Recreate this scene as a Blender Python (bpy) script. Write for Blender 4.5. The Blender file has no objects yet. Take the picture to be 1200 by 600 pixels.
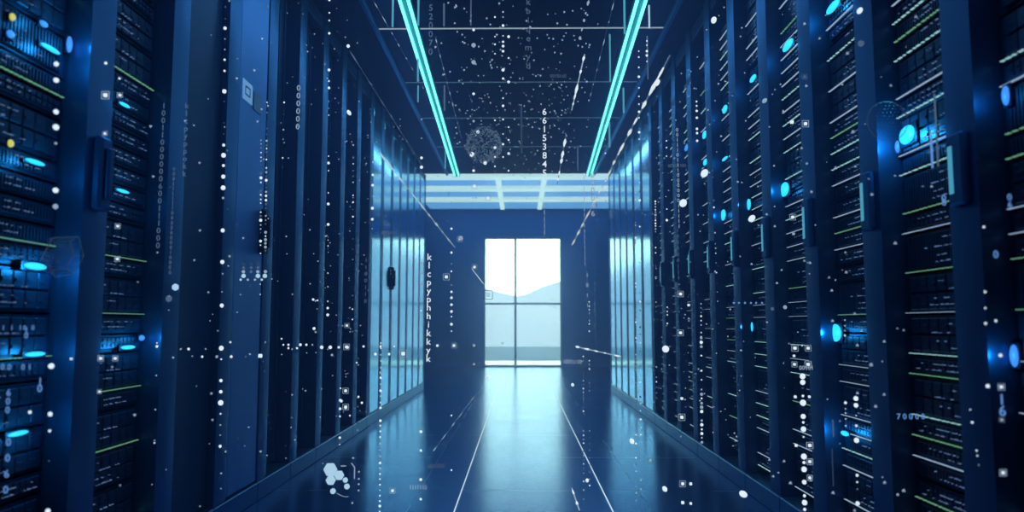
import bpy, math, random
from mathutils import Matrix, Vector
random.seed(7)
PI = math.pi
S = bpy.context.scene
COL = S.collection

# ------------------------------------------------------------------ camera, sky, exposure
FOC = 880.0                     # focal length in pixels of the 1200 x 600 frame
PITCH, YAW, CAM_H = math.atan(80/FOC), math.atan(10/math.hypot(FOC, 80)), 0.8
Fv = Vector((-math.sin(YAW)*math.cos(PITCH), math.cos(YAW)*math.cos(PITCH), math.sin(PITCH)))
Rv = Fv.cross(Vector((0, 0, 1))).normalized()
Uv = Rv.cross(Fv)
CAM = Vector((0, 0, CAM_H))
cd = bpy.data.cameras.new('camera')
cd.sensor_width = 36.0
cd.lens = FOC/1200*36
cd.clip_start, cd.clip_end = 0.05, 3000
cd.dof.use_dof = True
cd.dof.focus_distance = 3.6
cd.dof.aperture_fstop = 2.4
cam = bpy.data.objects.new('camera', cd)
COL.objects.link(cam)
M3 = Matrix((Rv, Uv, -Fv)).transposed()
cam.matrix_world = Matrix.Translation(CAM) @ M3.to_4x4()
S.camera = cam

S.view_settings.view_transform = 'Standard'
S.view_settings.look = 'None'
S.view_settings.gamma = 1.0
S.view_settings.exposure = 0.0
S.view_settings.use_curve_mapping = False

W = bpy.data.worlds.new('sky')
S.world = W
W.use_nodes = True
bg = W.node_tree.nodes['Background']
bg.inputs[0].default_value = (0.46, 0.74, 1.0, 1)
bg.inputs[1].default_value = 6.2

# ------------------------------------------------------------------ materials
def principled(name, base, rough=0.5, metal=0.0, ior=1.5, emit=None, es=0.0, tint=None, sampled=True, coat=0.0):
    m = bpy.data.materials.new(name)
    m.use_nodes = True
    b = m.node_tree.nodes['Principled BSDF']
    b.inputs['Base Color'].default_value = (*base, 1)
    b.inputs['Roughness'].default_value = rough
    b.inputs['Metallic'].default_value = metal
    b.inputs['IOR'].default_value = ior
    if coat: b.inputs['Coat Weight'].default_value = coat
    if tint: b.inputs['Specular Tint'].default_value = (*tint, 1)
    if emit:
        b.inputs['Emission Color'].default_value = (*emit, 1)
        b.inputs['Emission Strength'].default_value = es
    if not sampled:
        m.cycles.emission_sampling = 'NONE'
    return m

def vary(m, scale=6.0, amount=0.25, rough=0.1, stretch=(1, 1, 1)):
    """uneven paint and polish: noise on colour and roughness"""
    nt = m.node_tree; b = nt.nodes['Principled BSDF']
    tc = nt.nodes.new('ShaderNodeTexCoord'); mp = nt.nodes.new('ShaderNodeMapping')
    mp.inputs['Scale'].default_value = stretch
    n = nt.nodes.new('ShaderNodeTexNoise'); n.inputs['Scale'].default_value = scale; n.inputs['Detail'].default_value = 4
    nt.links.new(tc.outputs['Object'], mp.inputs['Vector']); nt.links.new(mp.outputs[0], n.inputs['Vector'])
    base = tuple(b.inputs['Base Color'].default_value)
    r = nt.nodes.new('ShaderNodeMix'); r.data_type = 'RGBA'
    r.inputs[6].default_value = tuple(c*(1-amount) for c in base[:3]) + (1,)
    r.inputs[7].default_value = tuple(min(1, c*(1+amount)) for c in base[:3]) + (1,)
    nt.links.new(n.outputs['Fac'], r.inputs[0]); nt.links.new(r.outputs[2], b.inputs['Base Color'])
    r0 = b.inputs['Roughness'].default_value
    mr = nt.nodes.new('ShaderNodeMapRange')
    mr.inputs['To Min'].default_value = max(0.02, r0-rough/2); mr.inputs['To Max'].default_value = r0+rough/2
    nt.links.new(n.outputs['Fac'], mr.inputs['Value']); nt.links.new(mr.outputs[0], b.inputs['Roughness'])
    return m

def glow(name, colour, strength, sampled=False):
    return principled(name, (0.01, 0.01, 0.01), 0.4, emit=colour, es=strength, sampled=sampled)

BLUE = (0.30, 0.62, 1.0)
MT = {
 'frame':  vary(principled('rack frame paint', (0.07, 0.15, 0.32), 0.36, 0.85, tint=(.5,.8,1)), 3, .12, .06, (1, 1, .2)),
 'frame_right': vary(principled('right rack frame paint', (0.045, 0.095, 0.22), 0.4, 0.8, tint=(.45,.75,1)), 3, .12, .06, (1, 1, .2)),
 'cabinet': principled('rack cabinet paint', (0.008, 0.018, 0.045), 0.45, 0.2, tint=BLUE),
 'door':   vary(principled('flush rack door', (0.22, 0.46, 0.72), 0.13, 0.9, tint=(.65,.92,1)), 2, .15, .05, (1, 1, .15)),
 'slab':   vary(principled('plain rack door', (0.16, 0.31, 0.62), 0.42, 0.8, tint=(.5,.8,1)), 2, .15, .05, (1, 1, .15)),
 'panel':  principled('recessed dark door', (0.020, 0.048, 0.11), 0.40, 0.3, tint=BLUE),
 'plinth': vary(principled('plinth enamel', (0.055, 0.14, 0.28), 0.30, 0.7, tint=(.45,.78,1)), 4, .2, .05),
 'server': principled('server steel', (0.016, 0.030, 0.060), 0.45, 0.5, tint=BLUE),
 'bezel':  principled('server bezel', (0.024, 0.042, 0.08), 0.35, 0.4, tint=BLUE),
 'latch':  principled('latch black', (0.008, 0.014, 0.030), 0.35, 0.3, tint=BLUE),
 'handle': principled('blue handle metal', (0.16, 0.42, 0.62), 0.25, 0.7, tint=(.5,.85,1)),
 'latch_gleam': glow('latch gleam strip', (0.10, 0.55, 0.80), 0.55),
 'strip_green': glow('green light strip', (0.22, 0.62, 0.36), 0.5),
 'strip_cyan': glow('pale cyan light strip', (0.36, 0.74, 0.78), 0.75),
 'strip_white': glow('blue white light strip', (0.45, 0.66, 0.95), 0.6),
 'port':   glow('blue port light', (0.22, 0.42, 0.85), 0.36),
 'lamp':   glow('cyan status lamp', (0.02, 0.55, 1.0), 1.6),
 'lamp_blue': glow('blue status lamp', (0.04, 0.25, 0.9), 1.2),
 'lamp_yellow': glow('yellow status lamp', (0.65, 0.66, 0.12), 0.9),
 'tube':   glow('cyan tube', (0.10, 0.80, 0.76), 3.6, True),
 'housing': principled('light housing', (0.10, 0.32, 0.36), 0.35, 0.3),
 'bar':    glow('pale blue light bar', (0.40, 0.72, 1.0), 1.3, True),
 'joint':  principled('ceiling joint metal', (0.35, 0.55, 0.70), 0.18, 0.9),
 'glint_white': glow('white joint glint', (0.55, 0.75, 0.95), 0.5), 'glint_blue': glow('blue joint glint', (0.20, 0.45, 0.75), 0.22),
 'fill_glow': glow('blue fill glow', (0.08, 0.28, 0.78), 1.5, True),
 'rail':   principled('ceiling rail enamel', (0.06, 0.20, 0.40), 0.3, 0.6, tint=BLUE),
 'label':  principled('label plate', (0.30, 0.55, 0.85), 0.4, emit=(0.16, 0.36, 0.62), es=0.5, sampled=False),
 'label_dark': principled('dark label plate', (0.10, 0.22, 0.40), 0.4),
 'seam':   glow('floor line light', (0.62, 0.82, 1.0), 0.8),
 'ink':    principled('label print', (0.02, 0.06, 0.15), 0.6),
 'wallfar': vary(principled('far wall paint', (0.13, 0.32, 0.74), 0.45, 0.1, tint=BLUE), 1.5, .1, .1),
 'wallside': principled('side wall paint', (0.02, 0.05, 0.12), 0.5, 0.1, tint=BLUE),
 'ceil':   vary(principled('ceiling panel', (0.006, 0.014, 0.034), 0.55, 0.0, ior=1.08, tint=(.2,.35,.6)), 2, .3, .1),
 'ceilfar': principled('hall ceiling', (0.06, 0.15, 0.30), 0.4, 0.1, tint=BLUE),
 'winframe': principled('window frame metal', (0.35, 0.52, 0.62), 0.35, 0.4),
 'terrace': principled('pale terrace', (0.62, 0.62, 0.60), 0.6),
 'parapet': principled('terrace parapet', (0.19, 0.26, 0.34), 0.7),
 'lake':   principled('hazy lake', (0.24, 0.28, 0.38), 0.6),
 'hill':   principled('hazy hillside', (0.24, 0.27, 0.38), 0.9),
}

def floor_material():
    m = principled('polished floor', (0.012, 0.035, 0.085), 0.13, 0.75, 1.5, tint=(0.62, 0.85, 1.0))
    nt = m.node_tree; b = nt.nodes['Principled BSDF']
    tc = nt.nodes.new('ShaderNodeTexCoord')
    br = nt.nodes.new('ShaderNodeTexBrick')
    br.offset = 0.0
    br.inputs['Scale'].default_value = 1.0
    br.inputs['Mortar Size'].default_value = 0.003
    br.inputs['Brick Width'].default_value = 1.06
    br.inputs['Row Height'].default_value = 0.91
    mp = nt.nodes.new('ShaderNodeMapping'); mp.inputs['Location'].default_value = (0.53-0.04, -0.073, 0)
    nt.links.new(tc.outputs['Object'], mp.inputs['Vector']); nt.links.new(mp.outputs[0], br.inputs['Vector'])
    br.inputs['Color1'].default_value = (0.06, 0.18, 0.42, 1)
    br.inputs['Color2'].default_value = (0.065, 0.19, 0.44, 1)
    br.inputs['Mortar'].default_value = (0.05, 0.155, 0.37, 1)
    nt.links.new(br.outputs['Color'], b.inputs['Base Color'])
    n = nt.nodes.new('ShaderNodeTexNoise'); n.inputs['Scale'].default_value = 2.5; n.inputs['Detail'].default_value = 5
    nt.links.new(tc.outputs['Object'], n.inputs['Vector'])
    mr = nt.nodes.new('ShaderNodeMapRange'); mr.inputs['To Min'].default_value = 0.19; mr.inputs['To Max'].default_value = 0.26
    nt.links.new(n.outputs['Fac'], mr.inputs['Value'])
    mx = nt.nodes.new('ShaderNodeMath'); mx.operation = 'MULTIPLY_ADD'; mx.inputs[1].default_value = 0.05
    nt.links.new(br.outputs['Fac'], mx.inputs[0]); nt.links.new(mr.outputs[0], mx.inputs[2])
    nt.links.new(mx.outputs[0], b.inputs['Roughness'])
    return m
MT['floor'] = floor_material()

def mesh_door_material():
    m = principled('perforated door', (0.012, 0.028, 0.06), 0.42, 0.4, tint=BLUE)
    nt = m.node_tree; b = nt.nodes['Principled BSDF']
    tc = nt.nodes.new('ShaderNodeTexCoord')
    v = nt.nodes.new('ShaderNodeTexVoronoi'); v.inputs['Scale'].default_value = 85; v.inputs['Randomness'].default_value = 0.0
    nt.links.new(tc.outputs['Object'], v.inputs['Vector'])
    mr = nt.nodes.new('ShaderNodeMapRange'); mr.inputs['From Min'].default_value = 0.30; mr.inputs['From Max'].default_value = 0.42
    nt.links.new(v.outputs['Distance'], mr.inputs['Value'])
    mix = nt.nodes.new('ShaderNodeMix'); mix.data_type = 'RGBA'
    mix.inputs[6].default_value = (0.002, 0.004, 0.010, 1); mix.inputs[7].default_value = (0.022, 0.050, 0.10, 1)
    nt.links.new(mr.outputs[0], mix.inputs[0]); nt.links.new(mix.outputs[2], b.inputs['Base Color'])
    return m
MT['perforated'] = mesh_door_material()

def glass_material():
    m = bpy.data.materials.new('window glass'); m.use_nodes = True
    nt = m.node_tree
    for n in list(nt.nodes): nt.nodes.remove(n)
    o = nt.nodes.new('ShaderNodeOutputMaterial'); mix = nt.nodes.new('ShaderNodeMixShader')
    t = nt.nodes.new('ShaderNodeBsdfTransparent'); g = nt.nodes.new('ShaderNodeBsdfGlossy'); f = nt.nodes.new('ShaderNodeFresnel')
    t.inputs[0].default_value = (0.97, 0.99, 1, 1); g.inputs['Roughness'].default_value = 0.02; f.inputs[0].default_value = 1.3
    nt.links.new(f.outputs[0], mix.inputs[0]); nt.links.new(t.outputs[0], mix.inputs[1]); nt.links.new(g.outputs[0], mix.inputs[2])
    nt.links.new(mix.outputs[0], o.inputs[0])
    return m
MT['glass'] = glass_material()

# ------------------------------------------------------------------ mesh helpers
class MB:
    def __init__(self): self.v, self.f, self.sm = [], [], []
    def add(self, vs, fs, smooth=False):
        o = len(self.v)
        self.v += [tuple(p) for p in vs]
        for f in fs: self.f.append([i+o for i in f]); self.sm.append(smooth)
        return self
    def box(self, a, b, c=0.0):
        """axis-aligned box a..b; c > 0 chamfers every edge"""
        lo = [min(a[i], b[i]) for i in range(3)]; hi = [max(a[i], b[i]) for i in range(3)]
        if c <= 0:
            vs = [(x, y, z) for x in (lo[0], hi[0]) for y in (lo[1], hi[1]) for z in (lo[2], hi[2])]
            return self.add(vs, [(0,1,3,2), (4,6,7,5), (0,4,5,1), (2,3,7,6), (0,2,6,4), (1,5,7,3)])
        c = min(c, *[(hi[i]-lo[i])*0.49 for i in range(3)])
        vs, idx = [], {}
        for sx in (0, 1):
            for sy in (0, 1):
                for sz in (0, 1):
                    s = (sx, sy, sz)
                    for ax in range(3):
                        p = [(hi[i] if s[i] else lo[i]) if i == ax else ((hi[i]-c) if s[i] else (lo[i]+c)) for i in range(3)]
                        idx[(s, ax)] = len(vs); vs.append(p)
        fs = []
        for ax in range(3):
            o1, o2 = [i for i in range(3) if i != ax]
            for sd in (0, 1):
                q = []
                for (p1, p2) in ((0,0), (1,0), (1,1), (0,1)):
                    s = [0, 0, 0]; s[ax] = sd; s[o1] = p1; s[o2] = p2
                    q.append(idx[(tuple(s), ax)])
                fs.append(q)
        for ax in range(3):
            o1, o2 = [i for i in range(3) if i != ax]
            for p1 in (0, 1):
                for p2 in (0, 1):
                    s0 = [0,0,0]; s1 = [0,0,0]; s1[ax] = 1
                    s0[o1] = s1[o1] = p1; s0[o2] = s1[o2] = p2
                    s0, s1 = tuple(s0), tuple(s1)
                    fs.append([idx[(s0, o1)], idx[(s1, o1)], idx[(s1, o2)], idx[(s0, o2)]])
        for sx in (0, 1):
            for sy in (0, 1):
                for sz in (0, 1): fs.append([idx[((sx,sy,sz), a)] for a in range(3)])
        cx = [(lo[i]+hi[i])/2 for i in range(3)]
        out = []
        for f in fs:                                        # make every face point outward
            p = [Vector(vs[i]) for i in f]
            n = (p[1]-p[0]).cross(p[2]-p[0]); m = sum(p, Vector())/len(p)-Vector(cx)
            out.append(f if n.dot(m) > 0 else f[::-1])
        return self.add(vs, out)
    def prism(self, poly, axis, a, b, smooth=False):
        """polygon in the two other axes, extruded along axis from a to b"""
        n = len(poly); vs = []
        for h in (a, b):
            for p in poly:
                q = list(p); q.insert(axis, h); vs.append(q)
        fs = [list(range(n))[::-1], list(range(n, 2*n))] + [[i, (i+1) % n, n+(i+1) % n, n+i] for i in range(n)]
        o = len(self.v); self.add(vs, fs)
        if smooth:
            for k in range(n): self.sm[-1-k] = True
        return self
    def tube(self, p, q, r, n=10, r2=None):
        p, q = Vector(p), Vector(q); d = (q-p).normalized()
        a = d.cross(Vector((0,0,1)) if abs(d.z) < .9 else Vector((1,0,0))).normalized(); b = d.cross(a)
        r2 = r if r2 is None else r2
        vs = [p+(a*math.cos(2*PI*k/n)+b*math.sin(2*PI*k/n))*r for k in range(n)] + [q+(a*math.cos(2*PI*k/n)+b*math.sin(2*PI*k/n))*r2 for k in range(n)]
        fs = [[k, (k+1) % n, n+(k+1) % n, n+k] for k in range(n)]
        self.add(vs, fs, True); self.add(vs[:n], [list(range(n))[::-1]]); self.add(vs[n:], [list(range(n))])
        return self
    def ball(self, c, r, nu=10, nv=6):
        vs = [(c[0], c[1], c[2]+r)]
        for j in range(1, nv):
            t = PI*j/nv
            for i in range(nu):
                a = 2*PI*i/nu; vs.append((c[0]+r*math.sin(t)*math.cos(a), c[1]+r*math.sin(t)*math.sin(a), c[2]+r*math.cos(t)))
        vs.append((c[0], c[1], c[2]-r)); L = len(vs)-1
        fs = [[0, 1+i, 1+(i+1) % nu] for i in range(nu)]
        for j in range(nv-2):
            o = 1+j*nu
            fs += [[o+i, o+nu+i, o+nu+(i+1) % nu, o+(i+1) % nu] for i in range(nu)]
        o = 1+(nv-2)*nu
        fs += [[L, o+(i+1) % nu, o+i] for i in range(nu)]
        return self.add(vs, fs, True)
    def mesh(self, name, mat, flip=False):
        me = bpy.data.meshes.new(name)
        me.from_pydata(self.v, [], [f[::-1] for f in self.f] if flip else self.f)
        me.polygons.foreach_set('use_smooth', self.sm)
        me.materials.append(mat if not isinstance(mat, str) else MT[mat])
        me.update()
        return me

def link(name, me, parent=None, loc=(0, 0, 0), **props):
    o = bpy.data.objects.new(name, me); COL.objects.link(o)
    o.location = loc
    if parent: o.parent = parent
    for k, v in props.items(): o[k] = v
    return o
def build(name, mb, mat, parent=None, loc=(0, 0, 0), **props):
    return link(name, mb.mesh(name, mat), parent, loc, **props)
def empty(name, loc, label, category, group=None):
    o = bpy.data.objects.new(name, None); COL.objects.link(o)
    o.location = loc; o.empty_display_size = 0.1
    o['label'] = label; o['category'] = category
    if group: o['group'] = group
    return o
def ordinal(n):
    return ['zeroth','first','second','third','fourth','fifth','sixth','seventh','eighth','ninth','tenth','eleventh','twelfth','thirteenth',
            'fourteenth','fifteenth','sixteenth','seventeenth','eighteenth','nineteenth','twentieth','twenty-first','twenty-second','twenty-third',
            'twenty-fourth','twenty-fifth','twenty-sixth','twenty-seventh','twenty-eighth','twenty-ninth','thirtieth','thirty-first',
            'thirty-second','thirty-third','thirty-fourth','thirty-fifth'][n]

# ------------------------------------------------------------------ the setting
XL, XR, YE, YF = -1.20, 1.085, 9.50, 14.27      # rack faces, end of the rows, far wall
ZC, ZH = 2.72, 2.98                              # aisle ceiling, hall ceiling
build('floor', MB().box((-2.4, -1.6, -0.1), (2.4, YF+0.2, 0)), 'floor', kind='structure')
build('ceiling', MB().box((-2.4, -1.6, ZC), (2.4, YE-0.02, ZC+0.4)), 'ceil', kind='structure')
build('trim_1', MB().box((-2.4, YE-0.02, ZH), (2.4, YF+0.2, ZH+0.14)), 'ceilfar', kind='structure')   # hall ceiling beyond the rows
build('wall_left', MB().box((-2.4, -1.6, 0), (-2.2, YF, ZH)), 'wallside', kind='structure')
build('wall_right', MB().box((2.2, -1.6, 0), (2.4, YF, ZH)), 'wallside', kind='structure')
build('wall_back', MB().box((-2.4, -1.8, 0), (2.4, -1.6, ZC)), 'wallside', kind='structure')
WX0, WX1, WZ = -0.70, 0.785, 2.46
fw = MB()
fw.box((-2.4, YF, 0), (WX0, YF+0.2, ZH)); fw.box((WX1, YF, 0), (2.4, YF+0.2, ZH)); fw.box((WX0, YF, WZ), (WX1, YF+0.2, ZH))
for x in (-1.75, -1.35, -0.98, 1.05, 1.42, 1.8):              # raised vertical panel joints
    fw.box((x, YF-0.02, 0.02), (x+0.10, YF, WZ))
build('wall_far', fw, 'wallfar', kind='structure')
wf = MB()
wf.box((WX0, YF+0.02, 0), (WX0+0.03, YF+0.12, WZ), .004); wf.box((WX1-0.03, YF+0.02, 0), (WX1, YF+0.12, WZ), .004)
wf.box((WX0, YF+0.02, WZ-0.03), (WX1, YF+0.12, WZ), .004); wf.box((WX0, YF+0.02, 0), (WX1, YF+0.12, 0.035), .004)
wf.box((-0.118, YF+0.03, 0.03), (-0.076, YF+0.11, WZ-0.03), .004)
wf.box((WX0+0.03, YF+0.03, 1.172), (WX1-0.03, YF+0.11, 1.208), .004)
w1 = build('window_1', wf, 'winframe', kind='structure')
build('glass_pane', MB().box((WX0+0.02, YF+0.065, 0.03), (WX1-0.02, YF+0.071, WZ-0.02)), 'glass', w1)

# outdoors
build('terrace', MB().box((-9, YF+0.2, -0.14), (9, 18.0, -0.02)), 'terrace', kind='structure')
build('parapet', MB().box((-9, 17.2, -0.02), (9, 17.4, 0.30), .01), 'parapet', kind='structure')
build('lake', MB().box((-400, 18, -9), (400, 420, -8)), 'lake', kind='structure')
def ridge(name, pts, y0, depth):
    mb = MB(); n = len(pts); vs = []
    for k, d in ((0.0, 0), (0.55, 0.35), (1.0, 1.0), (0.5, 1.6)):
        for (x, z) in pts:
            jit = 0 if k == 1.0 else 2.0*math.sin(x*0.31+d*7)
            vs.append((x, y0+depth*d+jit, -8.5+(z+8.5)*k))
    for r in range(3):
        for i in range(n-1): mb.add([], []); mb.f.append([r*n+i, r*n+i+1, (r+1)*n+i+1, (r+1)*n+i]); mb.sm.append(True)
    mb.v = vs
    return build(name, mb, 'hill', kind='structure')
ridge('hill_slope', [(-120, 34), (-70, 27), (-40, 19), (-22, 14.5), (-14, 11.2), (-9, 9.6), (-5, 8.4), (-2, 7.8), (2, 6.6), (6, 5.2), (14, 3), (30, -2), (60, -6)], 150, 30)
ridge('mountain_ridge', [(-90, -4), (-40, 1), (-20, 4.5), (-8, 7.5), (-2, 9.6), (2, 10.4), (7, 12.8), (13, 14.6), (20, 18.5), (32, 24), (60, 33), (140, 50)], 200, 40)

# ------------------------------------------------------------------ ceiling lights, joints and rails
def area_lamp(name, parent, loc, sx, sy, watts, colour, spread=180):
    l = bpy.data.lights.new(name, 'AREA'); l.shape = 'RECTANGLE'; l.size, l.size_y = sx, sy
    l.energy = watts; l.color = colour; l.spread = math.radians(spread)
    o = bpy.data.objects.new(name, l); COL.objects.link(o); o.parent = parent; o.location = loc
    return o
def ceiling_light(name, pts, label):
    (x0, y0), (x1, y1) = pts
    e = empty(name, ((x0+x1)/2, (y0+y1)/2, ZC), label, 'ceiling light', 'twin tube lights along the aisle')
    d = Vector((x1-x0, y1-y0, 0)); L = d.length; d.normalize()
    e.rotation_euler = (0, 0, math.atan2(-d.x, d.y))
    hs = MB().prism([(-0.040, 0), (-0.040, -0.022), (-0.034, -0.030), (-0.016, -0.030), (-0.010, -0.022), (0.010, -0.022), (0.016, -0.030), (0.034, -0.030), (0.040, -0.022), (0.040, 0)][::-1], 1, -L/2, L/2)
    build('housing', hs, 'housing', e)
    for s in (-1, 1):
        build('light_tube', MB().tube((s*0.025, -L/2+.01, -0.040), (s*0.025, L/2-.01, -0.040), 0.0095, 10), 'tube', e)
    area_lamp('tube_glow', e, (0, 0, -0.053), 0.06, L-.1, 20, (0.24, 0.41, 1.0))
    for s in (-1, 1):
        build('end_cap', MB().box((-0.042, s*L/2-.006, -0.052), (0.042, s*L/2+.006, 0), .003), 'housing', e)
ceiling_light('ceiling_light', ((-0.548, -0.9), (-0.810, 9.40)), 'long twin cyan tube light on the ceiling over the left rack row')
ceiling_light('ceiling_light', ((0.545, -0.9), (0.872, 9.40)), 'long twin cyan tube light on the ceiling over the right rack row')

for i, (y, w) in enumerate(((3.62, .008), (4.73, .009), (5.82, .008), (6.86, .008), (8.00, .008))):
    build('trim_%d' % (i+2), MB().box((-0.93, y-w/2, ZC-0.006), (0.93, y+w/2, ZC), .001), 'glint_white' if y == 4.73 else 'glint_blue', kind='structure')  # reflections along the metal joints, put in as emissive lines
for i, x in enumerate((-0.935, 0.945)):
    mb = MB().prism([(x-.016, ZC), (x-.016, ZC-.022), (x-.010, ZC-.028), (x+.010, ZC-.028), (x+.016, ZC-.022), (x+.016, ZC)], 1, -1.5, YE-.05)
    build('trim_%d' % (i+7), mb, 'rail', kind='structure')

# light grid hung where the aisle opens into the hall
g = empty('light_grid', (0, 10.6, 2.70), 'pale blue glowing grid of ceiling bars above the hall before the window', 'ceiling light')
for y in (9.62, 10.48, 11.40):
    build('cross_bar', MB().box((-1.75, y-0.11-10.6, -0.015), (1.75, y+0.11-10.6, 0.03), .004), 'bar', g)
for x in (-0.295, 0.315):
    build('long_bar', MB().box((x-0.035, 9.5-10.6, -0.012), (x+0.035, 12.3-10.6, 0.026), .004), 'bar', g)
for x in (-1.1, 1.1):
    for y in (9.62, 11.40):
        build('hanger_rod', MB().tube((x, y-10.6, 0.03), (x, y-10.6, ZH-2.70), 0.006, 6), 'joint', g)

build('fill_panel', MB().box((-1.7, 9.75, ZH-.03), (1.7, 13.9, ZH), .005), 'fill_glow', label='added dim blue fill panel over the hall behind the glowing bars', category='ceiling panel')  # made-up glowing panel, added to brighten the far wall and hall
# light lines let into the floor
for x, lab in ((-0.285, 'thin glowing white line let into the floor beside the left racks'), (0.395, 'thin glowing white line let into the floor beside the right racks')):
    build('floor_light_line', MB().box((x-.0026, 0.5, 0.0005), (x+.0026, 9.0, 0.003)), 'seam', label=lab, category='floor light')

# ------------------------------------------------------------------ racks
PIT = 0.4855
ZR = 2.69
def side_pt(s, u, v, z):  # local rack frame: u along the row, v into the rack
    return (s*v, u, z)
def sbox(mb, s, u0, u1, v0, v1, z0, z1, c=0.0):
    return mb.box((s*v0, u0, z0), (s*v1, u1, z1), c)

_cache = {}
def part(key, s, mat, fn):
    k = (key, s, mat)
    if k not in _cache:
        mb = MB(); fn(mb, s); _cache[k] = mb.mesh(key, mat)
    return _cache[k]

def f_cabinet(mb, s):
    sbox(mb, s, -.03, -.012, .125, .95, .085, ZR-.002); sbox(mb, s, PIT-.049, PIT-.031, .125, .95, .085, ZR-.002)
    sbox(mb, s, -.012, PIT-.049, .92, .95, .085, ZR-.002); sbox(mb, s, -.012, PIT-.049, .125, .92, ZR-.02, ZR-.002)
    sbox(mb, s, -.012, PIT-.049, .125, .92, .085, .10)
def f_plinth(mb, s):
    sbox(mb, s, -.063, PIT-.067, -.006, .93, 0.0, .083, .004)
def f_fascia(mb, s):
    sbox(mb, s, .067, PIT-.067, .012, .12, ZR-.09, ZR-.003, .004)
def f_post(bulge):
    def fn(mb, s):
        w, n = .062, 10
        poly = [(s*(.0+bulge*(2*k/n-1)**2), -w+2*w*k/n) for k in range(n+1)] + [(s*.12, w), (s*.12, -w)]
        if s < 0: poly = poly[::-1]
        mb.prism(poly[::-1], 2, .085, ZR, smooth=False)
        for i in range(n+5): pass
        for k in range(len(mb.sm)-len(poly), len(mb.sm)): mb.sm[k] = False
    return fn
def f_latch(mb, s):
    sbox(mb, s, -.030, .030, -.026, .004, 1.12, 1.33, .008)
    sbox(mb, s, -.014, .014, -.040, -.026, 1.15, 1.30, .006)
def f_gleam(mb, s):
    sbox(mb, s, .004, .022, -.021, -.018, 1.12, 1.24, .0015)  # cyan reflection on the latch, put in as a glowing strip
def f_latch_r(mb, s):
    sbox(mb, s, -.034, .034, -.018, .004, 1.09, 1.27, .006)
def f_panel(mb, s):
    sbox(mb, s, .067, PIT-.067, .075, .10, .10, ZR-.10, .004)
    for k in range(4):
        u = .11+k*.085; sbox(mb, s, u, u+.012, .068, .075, .14, ZR-.14, .002)
def f_perf(mb, s):
    sbox(mb, s, .067, PIT-.067, .030, .05, .09, ZR-.095, .004)
def f_slab(mb, s):
    sbox(mb, s, .072, PIT-.072, .004, .05, .09, ZR-.095, .006)
def f_flush(mb, s):
    sbox(mb, s, .070, PIT-.070, .002, .04, .09, ZR-.095, .003)

def rack(s, y, kind, label, group, latch=None):
    X = XL if s < 0 else XR
    e = empty('server_rack', (X, y, 0), label, 'server rack', group)
    def p(name, mat, fn): return link(name, part(name+str(id(fn) if name == 'post' else ''), s, mat, fn), e)
    p('cabinet', 'cabinet', f_cabinet); p('plinth', 'plinth', f_plinth); p('fascia', 'panel', f_fascia)
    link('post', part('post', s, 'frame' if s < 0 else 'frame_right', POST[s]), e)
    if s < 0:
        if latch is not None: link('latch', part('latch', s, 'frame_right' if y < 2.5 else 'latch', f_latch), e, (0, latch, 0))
    elif kind != 'flush':
        l = link('latch', part('latch_base', s, 'frame_right', f_latch_r), e)
        link('gleam_strip', part('gleam_strip', s, 'latch_gleam', f_gleam), l)
    if kind == 'flush': p('door', 'door', f_flush)
    elif kind == 'slab': p('plain_door', 'slab', f_slab)
    elif kind == 'perforated': p('perforated_door', 'perforated', f_perf)
    elif kind == 'panel': p('ribbed_door', 'panel', f_panel)
    return e
POST = {-1: f_post(.0020), 1: f_post(.0015)}

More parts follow.
